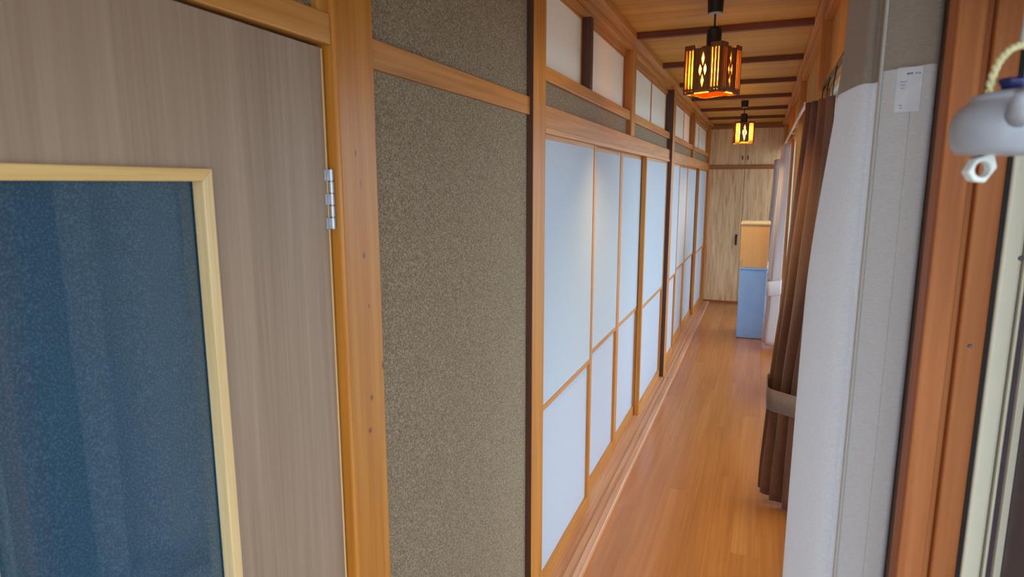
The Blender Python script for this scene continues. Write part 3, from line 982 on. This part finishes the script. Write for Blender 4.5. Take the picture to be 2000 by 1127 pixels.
# doubled heading along the top
bm = bmesh.new(); sheet(bm, near_fn, len(near_plan), 10, 1.80, 2.034)
cloth_obj('heading_tape', bm, M['heading'], NC, 0.0042, label='thicker doubled heading band')
# care tag
tg = bmesh.new()
tdir = Vector((0.229 - 0.1655, 1.171 - 1.222, 0)).normalized()
tnrm = Vector((tdir.y, -tdir.x, 0))
if tnrm.y > 0: tnrm = -tnrm
TO = Vector((0.1895, 1.2025, 1.732)) + tnrm * 0.0045
TX = Matrix(((tdir.x, 0, tnrm.x, TO.x), (tdir.y, 0, tnrm.y, TO.y), (0, 1, 0, TO.z), (0, 0, 0, 1)))
plate(tg, [(0.001, 0), (0.0405, -0.001), (0.041, 0.067), (0.002, 0.069)], [], 0.0012, TX)
tag = from_bm('care_tag', tg, M['tag'], NC, label='white care tag')
for u, v_, a, b_, mt in ((0.017, 0.0565, 0.0045, 0.0028, 'ink'), (0.0225, 0.0567, 0.0035, 0.0024, 'ink'), (0.030, 0.056, 0.0028, 0.0028, 'inkblue'), (0.0345, 0.0555, 0.0028, 0.0028, 'inkblue'),
                         (0.008, 0.046, 0.010, 0.0012, 'inkblue'), (0.008, 0.041, 0.008, 0.0012, 'inkblue'), (0.009, 0.036, 0.006, 0.0012, 'inkblue'),
                         (0.008, 0.010, 0.006, 0.0012, 'inkblue'), (0.010, 0.006, 0.004, 0.0012, 'inkblue')):
    g = bmesh.new(); plate(g, [(u, v_), (u + a, v_), (u + a, v_ + b_), (u, v_ + b_)], [], 0.0003, TX @ Matrix.Translation((0, 0, 0.0013)))
    from_bm('print_mark', g, M[mt], tag)
ring = [(0.156, 1.215), (0.18, 1.165), (0.212, 1.108), (0.236, 1.12), (0.237, 1.2), (0.225, 1.4), (0.19, 1.76), (0.16, 1.77), (0.105, 1.70), (0.088, 1.56), (0.092, 1.45), (0.125, 1.32)]
bm = bmesh.new(); band(bm, smooth_line([*map(Vector, ring), Vector(ring[0])], 4)[:-1], 0.42, 0.51, (0.1, 0.03))
cloth_obj('tie_band', bm, M['linen_hem'], NC, 0.003)


def pleated(label, y_tips, x_tips, x_valley, z0, z1, mat, ztie, ycen, lean, tie_w, xmax=0.234, flare=0.02, sag=0.0):
    """bundle of pleats; tips point into the corridor. lean(z) shifts tips towards the corridor."""
    P = []
    for k, (yt, xt) in enumerate(zip(y_tips, x_tips)):
        d = (y_tips[min(k + 1, len(y_tips) - 1)] - y_tips[max(k - 1, 0)]) / (2 if 0 < k < len(y_tips) - 1 else 1)
        P += [(x_valley, yt - d * 0.45), (xt + 0.012, yt - d * 0.20), (xt, yt), (xt + 0.012, yt + d * 0.20)]
    P.append((x_valley, y_tips[-1] + 0.05))
    plan = smooth_line(P, 5)
    C_ = empty('curtain', (sum(x_tips) / len(x_tips), ycen, z0), label, 'curtain', 'curtains along the window wall')

    def fn(i, z):
        p = plan[i]
        w_ = sstep(x_valley, min(x_tips), p.x)
        k = 1 - tie_w * (math.exp(-((z - ztie) / 0.45) ** 2) if z > ztie else 1)
        y = ycen + (p.y - ycen) * k + 0.006 * math.sin(4 * z + 40 * p.y)
        x = p.x + lean(z) * w_ + 0.004 * math.sin(5 * z + 25 * p.y) * w_
        x -= flare * sstep(ztie - 0.05, z0, z) * w_
        z -= sag * (y_tips[-1] - p.y) * sstep(ztie, z1, z)
        return Vector((min(x, xmax), y, z))
    b_ = bmesh.new(); sheet(b_, fn, len(plan), 40, z0, z1)
    cloth_obj('curtain_cloth', b_, mat, C_)
    pts = [fn(i, ztie) for i in range(len(plan))]
    lo_y, hi_y = min(p.y for p in pts) - 0.012, max(p.y for p in pts) + 0.012
    lo_x, hi_x = min(p.x for p in pts) - 0.008, min(max(p.x for p in pts) + 0.004, xmax + 0.002)
    return C_, (lo_x, hi_x, lo_y, hi_y), plan, fn


def tie(C_, ext, z0, z1, slant, mat, dz=0.0):
    x0, x1, y0, y1 = ext
    ring = []
    rr = min(0.03, (y1 - y0) / 2.2)
    for cx_, cy_, a0 in ((x1 - 0.01, y1 - 0.01, 0), (x0 + rr, y1 - rr, 90), (x0 + rr, y0 + rr, 180), (x1 - 0.01, y0 + 0.01, 270)):
        r_ = 0.01 if a0 in (0, 270) else rr
        for q in range(6):
            a = math.radians(a0 + q * 18)
            ring.append((cx_ + r_ * math.cos(a), cy_ + r_ * math.sin(a)))
    b_ = bmesh.new(); band(b_, ring, z0, z1, slant)
    return cloth_obj('tie_band', b_, mat, C_, 0.003)


bc, ext, plan, fn = pleated('dark brown tied curtain hanging just behind the pale grey one', [2.66, 2.92, 3.16, 3.36], [0.192, 0.170, 0.150, 0.140], 0.215, 0.05, 1.995,
                            M['browncloth'], 0.60, 3.34, lambda z: 0.022 * sstep(1.3, 2.0, z) - 0.055 * sstep(1.7, 0.45, z), 0.72, sag=0.085)
tie(bc, ext, 0.545, 0.65, (-0.2, 0.0), M['band'])
for yk in (2.66, 2.92, 3.16, 3.36):
    hb = bmesh.new(); zs = 0.085 * (3.36 - yk)
    tube(hb, [(0.214, yk, 1.985 - zs), (0.216, yk, 2.02 - zs * 0.5), (0.2225, yk if yk < 3.2 else 3.2, 2.041)], 0.0025, 6)
    from_bm('curtain_hook', hb, M['black'], bc)

fc, ext, plan, fn = pleated('pale lilac tied curtain hanging beside the blue box', [6.46, 6.56, 6.66, 6.76], [0.150, 0.140, 0.130, 0.124], 0.21, 0.05, 1.985,
                            M['lilac'], 0.62, 6.62, lambda z: 0.012 * sstep(1.4, 2.0, z) - 0.03 * sstep(1.6, 0.6, z), 0.30)
tie(fc, ext, 0.56, 0.70, (0.2, 0.0), M['lilac'])
hc, ext, plan, fn = pleated('farthest pale curtain, behind the lilac one at the corridor end', [8.12, 8.24, 8.36, 8.48], [0.125, 0.112, 0.105, 0.10], 0.20, 0.05, 1.90,
                            M['lilac'], 0.62, 8.35, lambda z: 0.0 - 0.03 * sstep(1.6, 0.6, z), 0.25)
tie(hc, ext, 0.56, 0.70, (0.2, 0.0), M['lilac'])

# rail
cr2 = empty('curtain_rail', (0.224, 2.3, 2.03), 'slim brown wooden curtain rail under the header above the brown curtain', 'curtain rail')
box('rail', M['jamb_dark'], cr2, (0.219, 0.2315, 1.24, 3.24, 2.0405, 2.052), 0.001)
for y in (1.5, 2.3, 3.1):
    box('rail_bracket', M['jamb_dark'], cr2, (0.2225, 0.2285, y - 0.01, y + 0.01, 2.0365, 2.0405), 0.0005)
cr = empty('curtain_rail', (0.2, 5.0, 2.06), 'thin white metal curtain rail above the far windows', 'curtain rail')
bm = bmesh.new(); bm_box(bm, 0.186, 0.199, 4.05, 8.55, 2.052, 2.072)
from_bm('rail', bm, M['whiterail'], cr, bevel=0.003)
for y in (4.3, 5.6, 6.3, 7.6, 8.4):
    box('rail_bracket', M['whiterail'], cr, (0.1992, 0.2315, y - 0.012, y + 0.012, 2.055, 2.07), 0.001)
for y in (4.042, 8.558):
    box('end_cap', M['whiterail'], cr, (0.183, 0.202, y - 0.008, y + 0.008, 2.049, 2.075), 0.003)

# ------------------------------------------------------------------ hanging teapot bell by the window frame
BX, BY, BZ = 0.1600, 0.552, 1.6395
tb = empty('hanging_teapot_bell', (BX, BY, BZ), 'small grey ceramic teapot-shaped bell hanging by a cord in front of the window frame', 'wind bell')
bm = bmesh.new()
lathe(bm, [(0.0, 0.001), (0.027, 0.0005), (0.0318, 0.0016), (0.0348, 0.0055), (0.0368, 0.0135), (0.0372, 0.0205), (0.0358, 0.0275), (0.0318, 0.0338), (0.0266, 0.0370), (0.0258, 0.0385), (0.0268, 0.0390), (0.0262, 0.0408), (0.0205, 0.0432), (0.012, 0.0446), (0.0, 0.0450)], (BX, BY, BZ), 40)
body = from_bm('bell_body', bm, M['ceramic'], tb, smooth=True)
bm = bmesh.new(); lathe(bm, [(0.0065, 0), (0.0070, 0.002), (0.0092, 0.0055), (0.0085, 0.0075), (0.0, 0.0085)], (BX - 0.0035, BY - 0.003, BZ + 0.0447), 20)
from_bm('lid_knob', bm, M['blueknob'], tb, smooth=True, label='blue lid knob')
sd = Vector((-0.20, -0.98, 0)).normalized()
bm = bmesh.new(); tube(bm, [Vector((BX, BY, BZ + 0.024)) + sd * 0.033, Vector((BX, BY, BZ + 0.031)) + sd * 0.045, Vector((BX, BY, BZ + 0.038)) + sd * 0.050], [0.0085, 0.0065, 0.0055], 14)
from_bm('spout', bm, M['ceramic'], tb, smooth=True)
# two-strand rope handle
hd = Vector((1, 0.3, 0)).normalized()
for ph in (0, math.pi):
    bm = bmesh.new(); pts = []
    for i in range(61):
        t = i / 60
        a = math.pi * t
        c = Vector((BX, BY, BZ + 0.0415)) - hd * (0.0185 * math.cos(a)) + Vector((0, 0, 0.033 * math.sin(a) ** 0.9 if 0 < t < 1 else 0))
        rad = (-hd * math.cos(a) + Vector((0, 0, math.sin(a)))).normalized()
        tw = 2 * math.pi * 9 * t + ph
        pts.append(c + rad * (0.0013 * math.cos(tw)) + rad.cross(hd.cross(Vector((0, 0, 1)))).normalized() * 0 + Vector((-hd.y, hd.x, 0)) * (0.0013 * math.sin(tw)))
    tube(bm, pts, 0.0016, 7)
    from_bm('rope_handle', bm, M['rope'], tb, smooth=True)
bm = bmesh.new(); tube(bm, [(BX, BY, BZ + 0.074), (BX - 0.0005, BY, BZ + 0.085), (BX, BY, 1.857)], [0.0024, 0.0013, 0.0012], 8)
from_bm('cord', bm, M['cord'], tb, smooth=True)
bm = bmesh.new(); tube(bm, [(BX, BY, 1.855), (BX + 0.004, BY, 1.862), (BX + 0.02, BY, 1.885), (0.207, BY, 1.89)], 0.0018, 8)
from_bm('hook', bm, M['screw'], tb, smooth=True)
# clapper: square bisque nut on edge under the bell
cc = Vector((BX - 0.0145, BY - 0.002, BZ - 0.0095))
bm = bmesh.new()
rt_ = Vector((math.cos(YAW), math.sin(YAW), 0)); dp = Vector((-math.sin(YAW), math.cos(YAW), 0))
ang0 = math.radians(12)
hexa = []
for (a, b_) in ((-0.0165, -0.002), (-0.0085, 0.0075), (0.0105, 0.0125), (0.0165, 0.0015), (0.004, -0.0095), (-0.009, -0.0085)):
    hexa.append((a, b_))
hole = [(0.0095 * math.cos(2 * math.pi * k / 12), 0.0056 * math.sin(2 * math.pi * k / 12)) for k in range(12)]
MM = Matrix(((rt_.x, 0, dp.x, cc.x), (rt_.y, 0, dp.y, cc.y), (0, 1, 0, cc.z), (0, 0, 0, 1)))
MM = MM @ Matrix.Rotation(math.radians(-24), 4, 'Y')
plate(bm, hexa, [hole], 0.006, MM)
from_bm('clapper', bm, M['clapper'], tb, bevel=0.0012)
bm = bmesh.new(); tube(bm, [(cc.x, cc.y + 0.003, cc.z + 0.0075), (cc.x + 0.002, cc.y + 0.003, BZ + 0.004)], 0.0008, 6)
from_bm('clapper_string', bm, M['cord'], tb)
